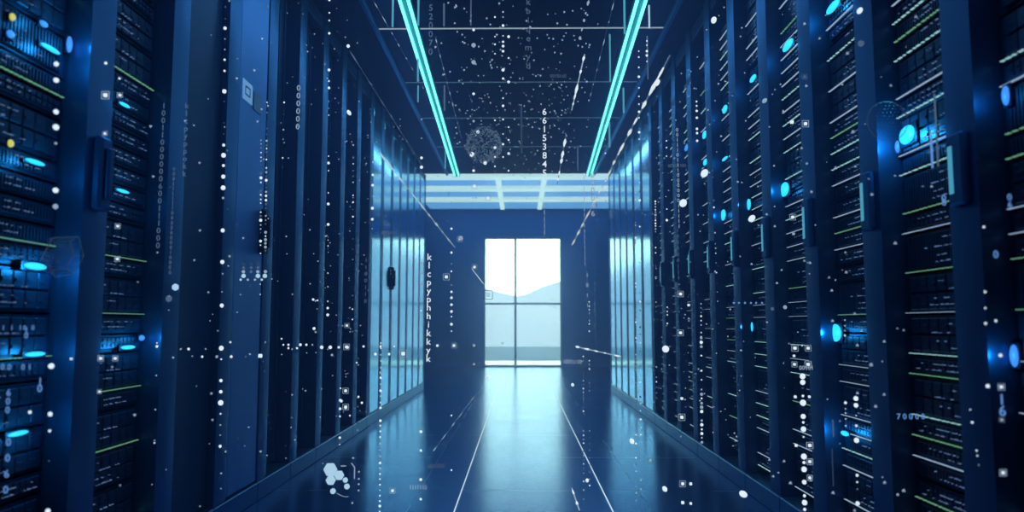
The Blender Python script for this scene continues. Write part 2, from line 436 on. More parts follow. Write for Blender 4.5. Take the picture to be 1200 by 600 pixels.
# ------------------------------------------------------------------ rack servers
U1 = 0.0587
def server_meshes(s):
    """several kinds of server; each a dict part name -> mesh (built once, shared by the copies)"""
    kinds = []
    u0, u1 = .073, PIT-.073
    def chassis(h):
        mb = MB(); sbox(mb, s, u0+.012, u1-.012, .075, .80, .002, h-.004, .002)
        sbox(mb, s, u0, u1, .068, .075, .002, h-.004, .001)
        return mb.mesh('chassis', 'server')
    def bezel(h, style, rng):
        mb = MB()
        if style == 'bays':
            n = 6
            rows = max(1, round(h/.05))
            w = (u1-u0-.05)/n; hh = (h-.018)/rows
            for i in range(n):
                for j in range(rows):
                    a = u0+.025+i*w; b = .010+j*hh
                    sbox(mb, s, a+.002, a+w-.002, .058, .070, b+.002, b+hh-.004, .002)
                    sbox(mb, s, a+.006, a+w*.55, .0555, .058, b+hh*.35, b+hh*.55, .001)
        elif style == 'grille':
            n = 22; w = (u1-u0-.05)/n
            sbox(mb, s, u0+.02, u1-.02, .064, .070, .010, h-.010, .001)
            for i in range(n):
                a = u0+.025+i*w; sbox(mb, s, a+w*.2, a+w*.8, .059, .064, .014, h-.014)
        else:
            n = 12; w = (u1-u0-.06)/n
            sbox(mb, s, u0+.018, u1-.018, .062, .070, .012, h-.012, .002)
            for i in range(n):
                a = u0+.03+i*w
                for r in range(2):
                    z = h*.30+r*h*.28; sbox(mb, s, a+w*.12, a+w*.85, .058, .062, z, z+h*.2)
        return mb.mesh('bezel', 'bezel')
    def strip(h, mat, dash, rng):
        mb = MB(); u = u0+.006
        while u < u1-.008:
            L = dash*rng.uniform(.5, 1.4)
            t = .0020 if dash < .05 else .0013
            sbox(mb, s, u, min(u+L, u1-.006), .053, .060, .003, .003+t)
            u += L+dash*rng.uniform(.45, .9) if dash < .05 else L+.002
        return mb.mesh('light_strip', mat)
    def ports(h, n, mat, rng):
        mb = MB()
        rows = [h*q for q in ((.35, .62) if h < .1 else (.2, .35, .55, .75))]
        for z in rows:
            a0 = rng.uniform(u0+.015, u0+.12); m = rng.randint(n//2, n)
            for i in range(m):
                u = a0+i*rng.choice((.0075, .0075, .0105))
                if u > u1-.015 or rng.random() < .35: continue
                a = rng.choice((.0011, .0013, .0013, .0016, .004)); b = rng.choice((.0012, .0015, .0026))
                sbox(mb, s, u, u+a, .051, .0565, z, z+b)
        return mb.mesh('dot_pattern', mat)
    rng = random.Random(11 if s > 0 else 23)
    for v in range(12):
        h = U1*(1 if v % 3 else 2)
        st = ('bays', 'grille', 'ports')[v % 3] if v < 9 else ('grille', 'ports', 'bays')[v % 3]
        d = dict(h=h, chassis=chassis(h), bezel=bezel(h, st, rng))
        if s > 0: mat, dash = (('strip_cyan', .016), ('strip_green', .013), ('strip_white', .3), None)[v % 4] or (None, 0)
        else: mat, dash = (('strip_green', .010) if v in (0, 7) else None) or (None, 0)
        d['strip'] = strip(h, mat, dash, rng) if mat else None
        d['smat'] = mat
        d['ports'] = ports(h, 14+(v*5) % 15, 'port', rng)
        d['style'] = st
        kinds.append(d)
    return kinds
SK = {-1: server_meshes(-1), 1: server_meshes(1)}
STYLE = {'bays': 'drive-bay', 'grille': 'slotted', 'ports': 'many-port'}
LIGHT = {'strip_green': 'green dashed strip', 'strip_cyan': 'pale cyan strip', 'strip_white': 'thin white line', None: 'without strip'}
N_SERVERS = 0
def fill(s, y, where, group, rng, density, white=False):
    global N_SERVERS
    X = XL if s < 0 else XR
    z, n = 0.125, 0
    dy = max(y+.2, .8)
    zlo, zhi = CAM_H-dy*0.30-.1, CAM_H+dy*0.50+.1
    while z < ZR-.25:
        k = rng.choice(SK[s])
        if rng.random() < density and not k['strip']: k = rng.choice([q for q in SK[s] if q['strip']])
        if white and k['smat'] == 'strip_green' and rng.random() < .75: k = rng.choice([q for q in SK[s] if q['smat'] == 'strip_white'])
        n += 1
        if zlo < z < zhi:
            e = empty('rack_server', (X, y, z), '%s %s server, %s, %s up in %s' % (
                'tall' if k['h'] > .1 else 'flat', STYLE[k['style']], LIGHT[k['smat']], ordinal(n), where), 'server', group)
            link('chassis', k['chassis'], e); link('bezel', k['bezel'], e); link('dot_pattern', k['ports'], e, kind='stuff')
            if k['strip']: link('light_strip', k['strip'], e)
            N_SERVERS += 1
        z += k['h']

# right row: seams 1.83, 2.31 ... ; open bays up to about 6.2 m, flush doors beyond
rng = random.Random(5)
RIGHT = [1.83-PIT*2+.003+PIT*k for k in range(18)]
for i, y in enumerate(RIGHT):
    if y > YE-.45: continue
    j = i-1                                     # 1 = the rack cut by the right edge of the photo
    if y < 5.9:
        if j < 0: rack(1, y, 'perforated', 'perforated dark rack just outside the right edge of the view', 'racks of the right row')
        else:
            w = 'at the right edge' if j < 1 else 'nearest the right edge' if j == 1 else '%s from the right edge' % ordinal(j)
            rack(1, y, 'open', 'open dark blue server rack in the right row, %s' % ('cut by the right edge' if j < 1 else '%s from the right edge' % ordinal(j)), 'racks of the right row')
            fill(1, y, 'the cut-off right rack' if j < 1 else 'the %s right rack' % ordinal(j), 'servers in the right racks', rng, .55 if j > 1 else .35, j > 1)
    else:
        n = sum(1 for q in RIGHT if YE-.45 >= q > y)+1
        rack(1, y, 'flush', 'glossy closed rack in the right row, %s from its window end' % ordinal(n), 'racks of the right row')
LEFT = [3.06+PIT*(k-4) for k in range(18)]
for i, y in enumerate(LEFT):
    if y > YE-.45: continue
    if i < 3:
        rack(-1, y, 'open', 'open dark server rack in the left row, %s' % ('just outside the left edge', 'cut by the left edge', 'between the two nearest wide posts')[i], 'racks of the left row', 0.0 if i == 2 else None)
        if i > 0: fill(-1, y, 'the %s left rack' % ordinal(i), 'servers in the left racks', rng, .06)
    elif i == 3: rack(-1, y, 'perforated', 'rack with black perforated door in the left row beside the plain blue door', 'racks of the left row')
    elif i == 4: sl = rack(-1, y, 'slab', 'rack with wide plain blue door and pale label plates in the left row', 'racks of the left row', .385)
    elif y < 5.8: rack(-1, y, 'panel', 'dark ribbed rack with bright post in the left row, %s past the plain blue door' % ordinal(i-4), 'racks of the left row')
    else:
        n = sum(1 for q in LEFT if YE-.45 >= q > y)+1
        rack(-1, y, 'flush', 'glossy closed rack in the left row, %s%s from its window end' % ('with a black latch, ' if n == 5 else '', ordinal(n)), 'racks of the left row', 0.0 if n == 5 else None)
# end panels closing the rows
for s, X in ((-1, XL), (1, XR)):
    yl = [q for q in (LEFT if s < 0 else RIGHT) if q <= YE-.45][-1]+PIT
    mb = MB(); sbox(mb, s, 0, .07, 0, .95, 0, ZR, .006)
    build('end_panel', mb, 'frame', None, (X, yl-.028, 0), label='smooth blue end panel closing the %s rack row by the hall' % ('left' if s < 0 else 'right'), category='panel')
# label plates on the plain door
lp = build('label_plate', MB().box((0, .10, 1.775), (.004, .215, 1.865), .001), 'label', sl, (-.004, 0, 0), label='pale blue label plate')
build('print', MB().box((.004, .125, 1.80), (.005, .185, 1.806)).box((.004, .125, 1.806), (.005, .131, 1.835)).box((.004, .179, 1.806), (.005, .185, 1.835)).box((.004, .125, 1.835), (.005, .185, 1.841)), 'ink', lp)
build('label_plate', MB().box((0, .235, 1.765), (.004, .33, 1.85), .001), 'label_dark', sl, (-.004, 0, 0), label='dim blue label plate')
# scatter volumes added for the window's bloom and lifted blue darks
hz = bpy.data.materials.new('added aisle mist'); hz.use_nodes = True
nt = hz.node_tree
for n in list(nt.nodes): nt.nodes.remove(n)
vo = nt.nodes.new('ShaderNodeOutputMaterial'); vs_ = nt.nodes.new('ShaderNodeVolumeScatter')
vs_.inputs['Color'].default_value = (0.32, 0.50, 1.0, 1); vs_.inputs['Density'].default_value = 0.085; vs_.inputs['Anisotropy'].default_value = 0.1
nt.links.new(vs_.outputs[0], vo.inputs['Volume'])
build('bloom_haze', MB().box((-1.160, 1.9, .01), (1.045, 9.62, 2.64)), hz, kind='stuff')
hz2 = hz.copy(); hz2.name = 'added bloom mist'
v2 = [n for n in hz2.node_tree.nodes if n.type == 'VOLUME_SCATTER'][0]
v2.inputs['Density'].default_value = 0.11; v2.inputs['Anisotropy'].default_value = 0.75
build('bloom_haze', MB().box((-2.19, 9.63, .01), (2.19, YF-.03, 2.64)), hz2, kind='stuff')
#OVERLAYS
# ------------------------------------------------------------------ status lamps glowing on the racks
def ray(x, y):
    return Rv*(x-600) + Uv*(300-y) + Fv*FOC
def at_x(x, y, X):
    d = ray(x, y); return CAM + d*(X/d.x)
def at_y(x, y, Y):
    d = ray(x, y); return CAM + d*(Y/d.y)
def status_lamp(x, y, wp, hp, mat, watts, label, tilt=0.0, v=.053, colour=(0.02, 0.50, 1.0)):
    s = -1 if x < 600 else 1
    p = at_x(x, y, (XL if s < 0 else XR)+s*v)
    dist = p.y
    hh = hp*dist/FOC; ww = min(.16, wp*dist*dist/(FOC*abs(p.x)))
    e = empty('status_lamp', p, label, 'status lamp')
    mb = MB(); sbox(mb, s, -ww/2-.003, ww/2+.003, -.001, .003, -hh/2-.003, hh/2+.003, .0015)
    build('mount', mb, 'latch', e)
    mb = MB().ball((0, 0, 0), 1, 16, 10)
    mb.v = [(-s*.003+x_*.007, y_*ww*.46, z_*hh*.46) for x_, y_, z_ in mb.v]
    l = build('lens', mb, mat, e)
    if watts:
        li = bpy.data.lights.new('lens_glow', 'POINT'); li.energy = watts*3.6; li.color = colour; li.shadow_soft_size = .012
        o = bpy.data.objects.new('lens_glow', li); COL.objects.link(o); o.parent = e; o.location = (-s*.05, 0, 0)
    return e
LAMPS = [
 (20, 508, 26, 6, 'lamp', .10, 'wide cyan status lamp low on the nearest left rack'),
 (40, 415, 26, 6, 'lamp', .10, 'wide cyan status lamp on the nearest left rack, below the brightest one'),
 (40, 312, 30, 9, 'lamp', .22, 'brightest cyan status lamp on the nearest left rack at eye height'),
 (40, 190, 26, 6, 'lamp', .10, 'wide cyan status lamp on the nearest left rack, above the brightest one'),
 (58, 57, 26, 6, 'lamp', .12, 'wide cyan status lamp high on the nearest left rack'),
 (80, 52, 6, 22, 'lamp_blue', .03, 'upright blue status lamp high on the nearest left rack'),
 (50, 28, 10, 8, 'lamp_blue', .05, 'topmost small blue status lamp on the nearest left rack'),
 (11, 40, 9, 10, 'lamp_blue', .03, 'square blue status lamp below the upper yellow lamp at the left edge'),
 (13, 20, 6, 10, 'lamp_yellow', 0, 'upper yellow status lamp at the left edge'),
 (11, 168, 6, 10, 'lamp_yellow', 0, 'lower yellow status lamp at the left edge'),
 (145, 123, 14, 4, 'lamp', .05, 'upper flat cyan status lamp on the second left rack'),
 (143, 224, 16, 4, 'lamp', .05, 'middle flat cyan status lamp on the second left rack'),
 (149, 407, 18, 5, 'lamp', .08, 'lower flat cyan status lamp on the second left rack'),
 (165, 396, 6, 7, 'lamp_blue', .03, 'small blue status lamp beside the lower cyan one on the second left rack'),
 (1064, 158, 20, 24, 'lamp', .30, 'largest cyan status lamp, on the second right rack from the edge'),
 (1053, 172, 4, 16, 'lamp_blue', .03, 'thin upright blue lamp beside the largest cyan lamp on the right'),
 (980, 390, 14, 22, 'lamp', .12, 'tall cyan status lamp on the third right rack at waist height'),
 (991, 508, 9, 6, 'lamp', .10, 'small low cyan status lamp on the third right rack'),
 (977, 8, 18, 12, 'lamp', .12, 'wide cyan status lamp at the top of the third right rack'),
 (920, 222, 11, 18, 'lamp', .06, 'upright cyan status lamp on the fourth right rack at eye height'),
 (924, 53, 14, 12, 'lamp', .08, 'angled cyan status lamp high on the fourth right rack'),
 (877, 240, 7, 15, 'lamp', .05, 'upper upright cyan status lamp on the fifth right rack'),
 (880, 383, 6, 16, 'lamp', .05, 'lower upright cyan status lamp on the fifth right rack'),
 (883, 92, 8, 8, 'lamp', .05, 'small cyan status lamp high on the fifth right rack'),
 (850, 128, 6, 10, 'lamp', .04, 'small cyan status lamp high on the sixth right rack'),
 (848, 252, 6, 14, 'lamp', .04, 'upright cyan status lamp at eye height on the sixth right rack'),
 (850, 186, 7, 4, 'lamp', .03, 'flat cyan status lamp midway up the sixth right rack'),
 (826, 158, 5, 10, 'lamp', .03, 'upper small cyan status lamp on the seventh right rack'),
 (827, 190, 5, 8, 'lamp', .03, 'lower small cyan status lamp on the seventh right rack'),
 (805, 173, 5, 8, 'lamp_blue', .03, 'small blue status lamp high on the eighth right rack'),
 (1180, 112, 8, 26, 'lamp_blue', .05, 'upright blue status lamp high on the rack at the right edge'),
 (1190, 417, 9, 28, 'lamp_blue', .06, 'upright blue status lamp low on the rack at the right edge'),
]
for a in LAMPS: status_lamp(*a)

# ------------------------------------------------------------------ data holograms hovering in the aisle
HOLO = {
 'white': glow('hologram white', (0.72, 0.86, 1.0), 1.05), 'soft': glow('hologram soft white', (0.50, 0.68, 0.92), 0.55),
 'dim': glow('hologram dim blue', (0.30, 0.48, 0.80), 0.22), 'faint': glow('hologram faint blue', (0.22, 0.40, 0.75), 0.12),
 'blue': glow('hologram blue', (0.16, 0.40, 0.95), 0.65), 'cyan': glow('hologram cyan', (0.12, 0.60, 0.85), 0.55),
 'pale': glow('hologram pale blue', (0.46, 0.74, 0.98), 0.85),
}
def air(x, y, Y):
    """a point in the open aisle seen towards (x, y), at depth Y or a little before the rack face"""
    p = at_y(x, y, Y)
    lo, hi = XL+.075, XR-.075
    if p.y < YE and (p.x < lo or p.x > hi): p = at_x(x, y, lo if p.x < lo else hi)
    return p
_gl = {}
def glyph(ch):
    if ch not in _gl:
        c = bpy.data.curves.new('glyph', 'FONT'); c.body = ch; c.size = 1.0; c.align_x = 'CENTER'; c.extrude = 0.02; c.offset = 0.004; c.resolution_u = 2
        o = bpy.data.objects.new('glyph', c)
        me = bpy.data.meshes.new_from_object(o)
        _gl[ch] = ([(v.co.x, -v.co.z, v.co.y-.34) for v in me.vertices], [list(p.vertices) for p in me.polygons])
        bpy.data.objects.remove(o); bpy.data.meshes.remove(me)
    return _gl[ch]
def text_line(text, x, y, step, size, mat, Y, label, vertical=True, narrow=1.0):
    """letters hovering one under another (or side by side), facing down the aisle"""
    p0 = air(x, y, Y); k = p0.y/FOC
    mb = MB(); z = 0.0; u = 0.0
    for i, ch in enumerate(text):
        st = step[i] if isinstance(step, (list, tuple)) else step
        if ch != ' ':
            vs, fs = glyph(ch)
            h = size*k*1.4
            mb.add([(u+a*h*narrow, b*h, z+c*h) for a, b, c in vs], fs)
        if vertical: z -= st*k
        else: u += st*k
    return build('hologram_digit_column' if vertical else 'hologram_lettering', mb, HOLO[mat], None, p0, label=label, category='hologram text', group='hologram characters in the aisle')
T = [
 ('klcpyphhikkyk', 503, 301, 9.9, 8, 'white', 3.4, 'long pale column of hovering letters starting k l c left of the window'),
 ('520070', 505, 9, 11, 8, 'dim', 3.2, 'grey hovering column of digits starting five two beside the left ceiling light'),
 ('kbiqemyd', 619, 2, 11.4, 8, 'dim', 3.2, 'grey hovering column of letters ending in m y d under the ceiling'),
 ('66153845', 638, 131, 10.6, 8, 'white', 3.4, 'white hovering column of digits starting six six one under the ceiling'),
 ('11111', 638, 241, 8, 5.5, 'soft', 4.4, 'short column of tiny hovering ones just above the window'),
 ('000000', 350, 103, 9.5, 7, 'soft', 3.2, 'pale column of six hovering zeros over the left racks'),
 ('10011000000600111000', 192, 124, 8.9, 7, 'dim', 2.4, 'long dim column of hovering binary digits over the second left rack'),
 ('klcpyppokk', 219, 124, 9.2, 7, 'dim', 2.5, 'dim column of hovering letters starting k l c over the perforated rack'),
 ('0001111110000000010000', 204, 198, 5.9, 4.5, 'dim', 2.5, 'narrow column of tiny hovering digits over the second wide left post'),
 ('040046', 694.5, 205, 9.2, 7, 'soft', 4.0, 'pale column of hovering digits ending in four six below the right ceiling light'),
 ('11111111111111111', 684.5, 208, 6.4, 4.5, 'soft', 4.2, 'narrow column of tiny hovering ones right of the window'),
 ('00111011100000011111', 793.5, 152, 6.1, 4.5, 'soft', 3.4, 'narrow column of tiny hovering binary digits over the right racks'),
 ('100000111', 794, 270, 7, 4.5, 'dim', 3.6, 'faint column of tiny hovering digits over the right racks below a narrower one'),
 ('0nrt1', 452, 253, 6.2, 5, 'dim', 4.2, 'tiny faint hovering column over the window end of the left racks'),
 ('1100110', 429, 305, 8, 4.5, 'dim', 4.0, 'faint column of tiny hovering digits left of the black latch'),
 ('0060', 10, 518, 18, 9, 'blue', 1.7, 'blue column of hovering digits low at the left edge'),
 ('600', 10, 460, 10, 8, 'blue', 1.7, 'blue column of three hovering digits at the left edge above the low lamp'),
 ('10', 31, 387, 6, 7, 'blue', 1.8, 'two blue hovering digits one over the other beside the left edge'),
 ('l0', 47, 447, 8, 9, 'blue', 1.8, 'blue hovering zero with a stroke above it over the nearest left rack'),
 ('16', 1174, 468, 13, 12, 'blue', 1.6, 'blue hovering one and six near the right edge'),
 ('06', 1183, 231, 9, 8, 'blue', 1.6, 'blue hovering pair of digits near the right edge at eye height'),
 ('0', 1167, 298, 9, 9, 'blue', 1.6, 'single blue hovering zero near the right edge'),
 ('08', 1106, 232, 5, 8, 'blue', 2.0, 'blue hovering digits under the largest cyan lamp on the right'),
 ('100101', 699, 240, 7, 5, 'faint', 4.0, 'faint tiny column of hovering digits by the right end of the ceiling bars'),
 ('1011', 688, 322, 12, 5, 'soft', 4.2, 'sparse column of tiny hovering digits right of the window pane'),
 ('00110101', 697, 332, 8, 4.5, 'dim', 4.2, 'dim column of tiny hovering digits right of the sparse one'),
]
for a in T: text_line(*a)
H = [
 ('1111110', 481, 571, 2.9, 5, 'soft', 2.9, 'small line of hovering binary digits above the floor on the left'),
 ('0011110', 662, 424, 3, 5, 'soft', 4.2, 'small line of hovering binary digits at the right foot of the window'),
 ('6021001', 502, 546, 3, 4.5, 'dim', 3.0, 'dim line of hovering digits above the floor between the floor line and left racks'),
 ('0010110', 646, 89, 2.8, 4, 'dim', 3.2, 'faint line of hovering digits under the ceiling right of centre'),
 ('60101101', 784, 194, 2.8, 4.5, 'dim', 3.4, 'faint line of hovering digits crossing the narrow column on the right'),
 ('0001101', 448, 273, 2.2, 4, 'dim', 4.2, 'faint line of hovering digits above the closed left racks'),
 ('00 01', 3, 430, 8, 7, 'blue', 1.7, 'blue line of hovering digits under a cyan lamp at the left edge'),
 ('1 1 10 0', 4, 384, 5, 5.5, 'blue', 1.8, 'small blue line of hovering digits below a green strip at the left edge'),
 ('70000', 1053, 488, 7, 6.5, 'blue', 2.1, 'blue line of hovering digits low on the second right rack'),
 ('00101', 938, 431, 3.4, 5, 'soft', 2.6, 'small pale line of hovering digits over the big dot column on the right'),
]
for a in H: text_line(*a, vertical=False)

def dot_stream(x0, x1, dots, Y, label, mats=('white',), name='dot_stream', hexa=False):
    """a column of glowing beads; dots = (y, radius px)"""
    p0 = air((x0+x1)/2, sum(d[0] for d in dots)/len(dots), Y)
    e = empty(name, p0, label, 'hologram dots', 'hologram dot streams')
    k = p0.y/FOC
    for i, d in enumerate(dots[:100]):
        y, r = d[0], d[1]*(.66 if d[1] < 1.7 else .8 if d[1] < 2.6 else .92); m = d[2] if len(d) > 2 else mats[i % len(mats)]
        dx = d[3] if len(d) > 3 else 0
        xx = x0+(x1-x0)*(y-dots[0][0])/max(1, dots[-1][0]-dots[0][0])+dx
        q = at_y(xx, y, p0.y)-p0
        key = ('bead', round(r, 1), m, round(k, 5))
        if key not in _cache:
            _cache[key] = MB().ball((0, 0, 0), r*k, 8, 6).mesh('bead', HOLO[m])
        link('bead', _cache[key], e, q)
    return e
def auto(y0, y1, step, r, seed, mats=('white', 'soft', 'dim'), skip=.25):
    g_ = random.Random(seed); out = []; y = y0
    while y < y1:
        if g_.random() > skip: out.append((y, r*g_.uniform(.55, 1.2), g_.choice(mats)))
        y += step*g_.uniform(.85, 1.15)
    return out
D = [
 (66, 65, [(75, 3.1), (94, 3.4), (131, 3.3), (149, 3.9), (168, 2, 'soft'), (223, 3.5), (242, 3.3, 'soft')], 1.75, 'string of big white dots over the nearest left rack'),
 (60, 56, [(429, 3.6), (485, 2.6), (505, 2), (540, 1.2, 'dim'), (599, 3.2)], 1.75, 'sparse string of white dots low on the nearest left rack'),
 (264, 258, [(8, 1.5, 'dim'), (22, 1.2, 'dim'), (33, 2.5), (46, 1.2, 'dim'), (58, 1.4, 'soft'), (70, 1.7), (83, 1.8), (107, 2.8), (119, 1, 'dim'), (144, 1, 'dim'), (157, 1, 'dim'), (170, 2.2), (182, 3.1), (194, 2.3), (207, 2.7), (220, 3.1), (232, 1.8, 'soft'), (270, 2.6), (307, 2.7), (342, 1.2, 'soft'), (358, 2.6), (408, 3.2), (421, 1.6), (446, 2.4), (459, 2.5), (472, 3.4), (485, 1.5), (498, 1.3, 'soft'), (510, 1.2, 'soft'), (523, 2.3)], 2.6, 'tall string of bright white dots along the edge of the plain blue door'),
 (386, 384, [(0, 1.8), (15, 1.5), (24, 1.5), (39, 1.7), (82, 2.1), (95, 1.6), (103, 2), (119, 1, 'soft'), (127, 1, 'soft'), (135, 1.1), (160, 1, 'dim'), (183, 1.2), (191, 2), (200, 1.2), (226, 1.2), (239, 2.1), (263, 2.1)]+auto(274, 300, 3.4, 1, 1)+[(320, 1), (336, 1.3, 'soft'), (353, 1.2), (361, 1.8), (369, 2.1)], 3.0, 'thin string of white dots over the dark ribbed left racks'),
 (313, 311, auto(120, 160, 6, 1, 2)+auto(165, 300, 4.6, 1.9, 3, skip=.15), 2.9, 'dense string of small dots beside the plain blue door'),
 (306, 305, auto(160, 200, 5, 1.1, 4)+auto(203, 292, 4.8, 2, 5, skip=.15)+[(297, 1.2), (333, 1), (345, 1)], 2.9, 'dense string of small dots over the door latch'),
 (333, 331, [(120, 1.6), (134, 1, 'dim'), (152, 1.6, 'soft'), (163, 1, 'soft'), (185, 1.4), (196, 1.1, 'dim')], 3.0, 'short faint string of dots over the left racks'),
 (414, 413, auto(170, 270, 7.5, 1.5, 6)+auto(280, 390, 14, 1.6, 7), 3.6, 'loose string of dots left of the closed left racks'),
 (437, 436, [(190, 1.4), (205, 1.8), (217, 2), (230, 1.2, 'soft'), (244, 2.2), (257, 2), (268, 1.2, 'soft'), (280, 1, 'soft')], 3.6, 'string of dots over the top of the closed left racks'),
 (446.5, 445, auto(354, 400, 7, 1.1, 8)+auto(402, 600, 6.8, 1.7, 9, ('white', 'white', 'soft'), .05), 3.2, 'long string of white dots in front of the black latch rack'),
 (420, 419, auto(420, 510, 9, 1.4, 10), 3.0, 'string of dots before the lower left racks'),
 (399, 398, [(455, 1.4), (469, 1.9), (479, 1.7), (488, 1.6), (513, 1.7), (521, 1.2)], 3.0, 'short string of dots by the left plinth'),
 (529, 529, [(237, 1.6, 'soft'), (268, 1.7), (296, 1.8), (309, 1, 'soft'), (318, 1.5), (334, 1, 'soft'), (342, 1.8), (349, 1.9), (357, 1.9), (365, 2), (371, 1.3), (380, 2), (388, 1.1), (487, 1.5), (551, 1.5)], 3.4, 'string of dots between the left racks and the window'),
 (494, 493, [(140, 1.4, 'soft'), (162, 1.2, 'soft'), (185, 2.1), (196, 2.4), (286, 1.4), (309, 2, 'soft'), (320, 2.2, 'soft'), (332, 2.2, 'soft'), (364, 1.3), (430, 1.1), (506, 2.1), (528, 1.8), (562, 2.1), (585, 1.7)], 3.2, 'string of faint dots at the window end of the left racks'),
 (821.5, 822.5, auto(356, 395, 5, 1.5, 11, ('white', 'soft'))+auto(396, 520, 5.4, 2.0, 12, ('white', 'white', 'soft'), .12), 2.9, 'dense string of white dots over the middle right racks'),
 (816, 817, [(104, 1, 'soft'), (119, 1.6), (124, 1.6), (130, 1.7), (138, 1.8), (151, 1.9), (156, 1.7), (165, 1.7)], 3.0, 'short string of white dots high over the right racks'),
 (835, 842, auto(200, 250, 7, 1.4, 13)+auto(260, 400, 12, 1.3, 14), 2.9, 'loose string of small dots over the right racks right of the dense one'),
 (940, 943, [(405, 1.2), (441, 3.6), (448, 3.3), (464, 1.8), (472, 3.9), (488, 3.1), (495, 1.8), (503, 3.4), (512, 1.5), (535, 3.6), (542, 2.2), (550, 3.4), (565, 2.8), (581, 2.2), (589, 3.3), (597, 2.3)], 2.5, 'string of the biggest white dots low over the right racks'),
 (1003, 1005, [(467, 3), (475, 2.8), (487, 1), (499, 1.8), (516, 3.2), (557, 2.1), (565, 1.6), (573, 1, 'soft'), (590, 2.6)], 2.2, 'string of big dots low on the right beside the third rack'),
 (990, 991, auto(370, 400, 6, 1.3, 15)+[(472, 2), (479, 1), (484, 1), (491, 1), (499, 1.2)], 2.2, 'short string of dots under the tall cyan lamp on the right'),
 (744.5, 745.5, auto(208, 262, 9, 1.1, 16)+auto(264, 290, 3, 1.3, 17)+auto(318, 352, 3.6, 1.5, 18)+auto(366, 378, 3, 1.4, 19)+auto(396, 470, 5, 1.3, 20)+auto(500, 600, 9, 1.4, 21), 3.4, 'long broken string of small dots before the closed right racks'),
 (749.5, 751, auto(214, 290, 10, 1.6, 22)+auto(300, 600, 9.5, 1.5, 23), 3.6, 'long loose string of dots beside the broken one on the right'),
 (768, 769.5, auto(236, 275, 3.2, 1.5, 24, ('white', 'soft'), .1)+auto(290, 330, 7, 1.1, 25)+auto(354, 385, 6, 1.2, 26)+auto(430, 510, 6, 1.4, 27), 3.4, 'dotted string at the near end of the closed right racks'),
 (781, 782, [(165, 1.3), (173, 1.4), (183, 1.2), (245, 1.2), (258, 1.8), (360, 1.2), (365, 1.2), (369, 1.2), (379, 1.4)], 3.2, 'sparse string of dots over the right racks beside the tiny digits'),
 (709, 710, auto(140, 240, 8, 1.2, 28), 3.0, 'faint string of dots under the right ceiling light'),
 (683.5, 684, auto(405, 485, 4.4, 1.2, 29)+auto(505, 600, 5, 1.2, 30), 3.4, 'long thin string of dots over the floor right of the window'),
 (690.5, 691, auto(350, 395, 4.4, 1.1, 31)+auto(405, 470, 4.6, 1.3, 32)+auto(505, 600, 8, 1.2, 33), 3.4, 'long thin string of dots at the end wall right of the window'),
 (748.5, 749, [(60, 1.4), (67, 1.5), (79, 1.5), (90, 1.9), (103, 1.4), (113, 1.3), (122, 1.4), (131, 1.9), (138, 1.3), (155, 2), (163, 1.2)], 3.2, 'string of dots under the ceiling outside the right ceiling light'),
 (758, 758, [(48, 1.5), (53, 1.4), (60, 1.9), (65, 1.8), (72, 1.2)], 3.2, 'short string of dots near the right ceiling light'),
 (555, 555, [(35, 2), (53, 2.9, 'soft'), (73, 2.8, 'soft'), (110, 2), (142, 1.8, 'soft'), (200, 2)], 3.4, 'string of soft dots under the ceiling by the particle globe'),
 (589.5, 589.5, [(14, 1.4), (20, 1.3, 'soft'), (30, 2), (42, 1.2), (49, 1.8), (54, 2), (60, 1.9), (82, 2.3), (92, 1.7), (115, 1.5), (124, 1.9), (140, 1.6), (157, 1.2), (169, 1.7), (184, 1.5)], 3.4, 'string of white dots under the ceiling left of the centre'),
 (580, 580, [(20, 1.6), (43, 1.4), (52, 1.6), (63, 1.3), (141, 1.5), (173, 2), (184, 1.6), (195, 1.5)], 3.4, 'string of white dots under the ceiling above the particle globe'),
 (596, 596, [(43, 2.1), (68, 1.6), (96, 2.1), (149, 1.5), (164, 1.6), (180, 1.9), (200, 1.5)], 3.4, 'short string of white dots under the ceiling at the centre'),
 (184, 181, [(402, 1.2), (406, 2), (440, 1.4, 'soft'), (480, 1.3, 'soft'), (516, 1.2, 'soft'), (519, 1.4)], 2.3, 'sparse string of dots low on the second left rack'),
 (1137, 1147, [(480, 1.2), (495, 1.7), (528, 1.6), (534, 1.3), (545, 1, 'soft')], 1.7, 'sparse dots over the wide post near the right edge'),
 (1153, 1155, [(266, 1.7), (342, 1.7), (361, 1.6), (379, 1.9)], 1.6, 'sparse upright row of dots over the post near the right edge'),
]
for x0, x1, dots, Y, lab in D: dot_stream(x0, x1, dots, Y, lab)

def bead_row(pts, Y, label):
    p0 = air(*pts[0][:2], Y); e = empty('dot_row', p0, label, 'hologram dots', 'hologram dot rows')
    for t in pts:
        q = at_y(t[0], t[1], p0.y) if abs(t[0]-600) > 0 else p0
        m = t[3] if len(t) > 3 else 'white'
        build('bead', MB().ball((0, 0, 0), t[2]*.8*p0.y/FOC, 8, 6), HOLO[m], e, q-p0)
bead_row([(203, 419, 1.5, 'soft'), (212, 409, 1.3, 'soft'), (221, 409, 1.9), (241, 409, 1.2, 'soft'), (237, 418, 1.7), (254, 418, 2, 'soft'), (270, 401, 1.5), (271, 418, 2), (288, 418, 1.3, 'dim'), (311, 401, 1.2, 'soft')], 2.55, 'level row of soft dots across the perforated and plain doors')
bead_row([(330, 397, 1.2), (332, 404, 1.3), (338, 404, 1.6), (338, 408, 1.5), (348, 408, 1.5), (352, 404, 2.1), (359, 404, 1.7), (366, 404, 1.3, 'soft'), (377, 407, 2.6), (387, 407, 2.6), (397, 407, 1.8), (407, 407, 2.3), (368, 385, 2.2), (389, 416, 1.8, 'soft')], 3.1, 'level row of white dots across the ribbed left racks')
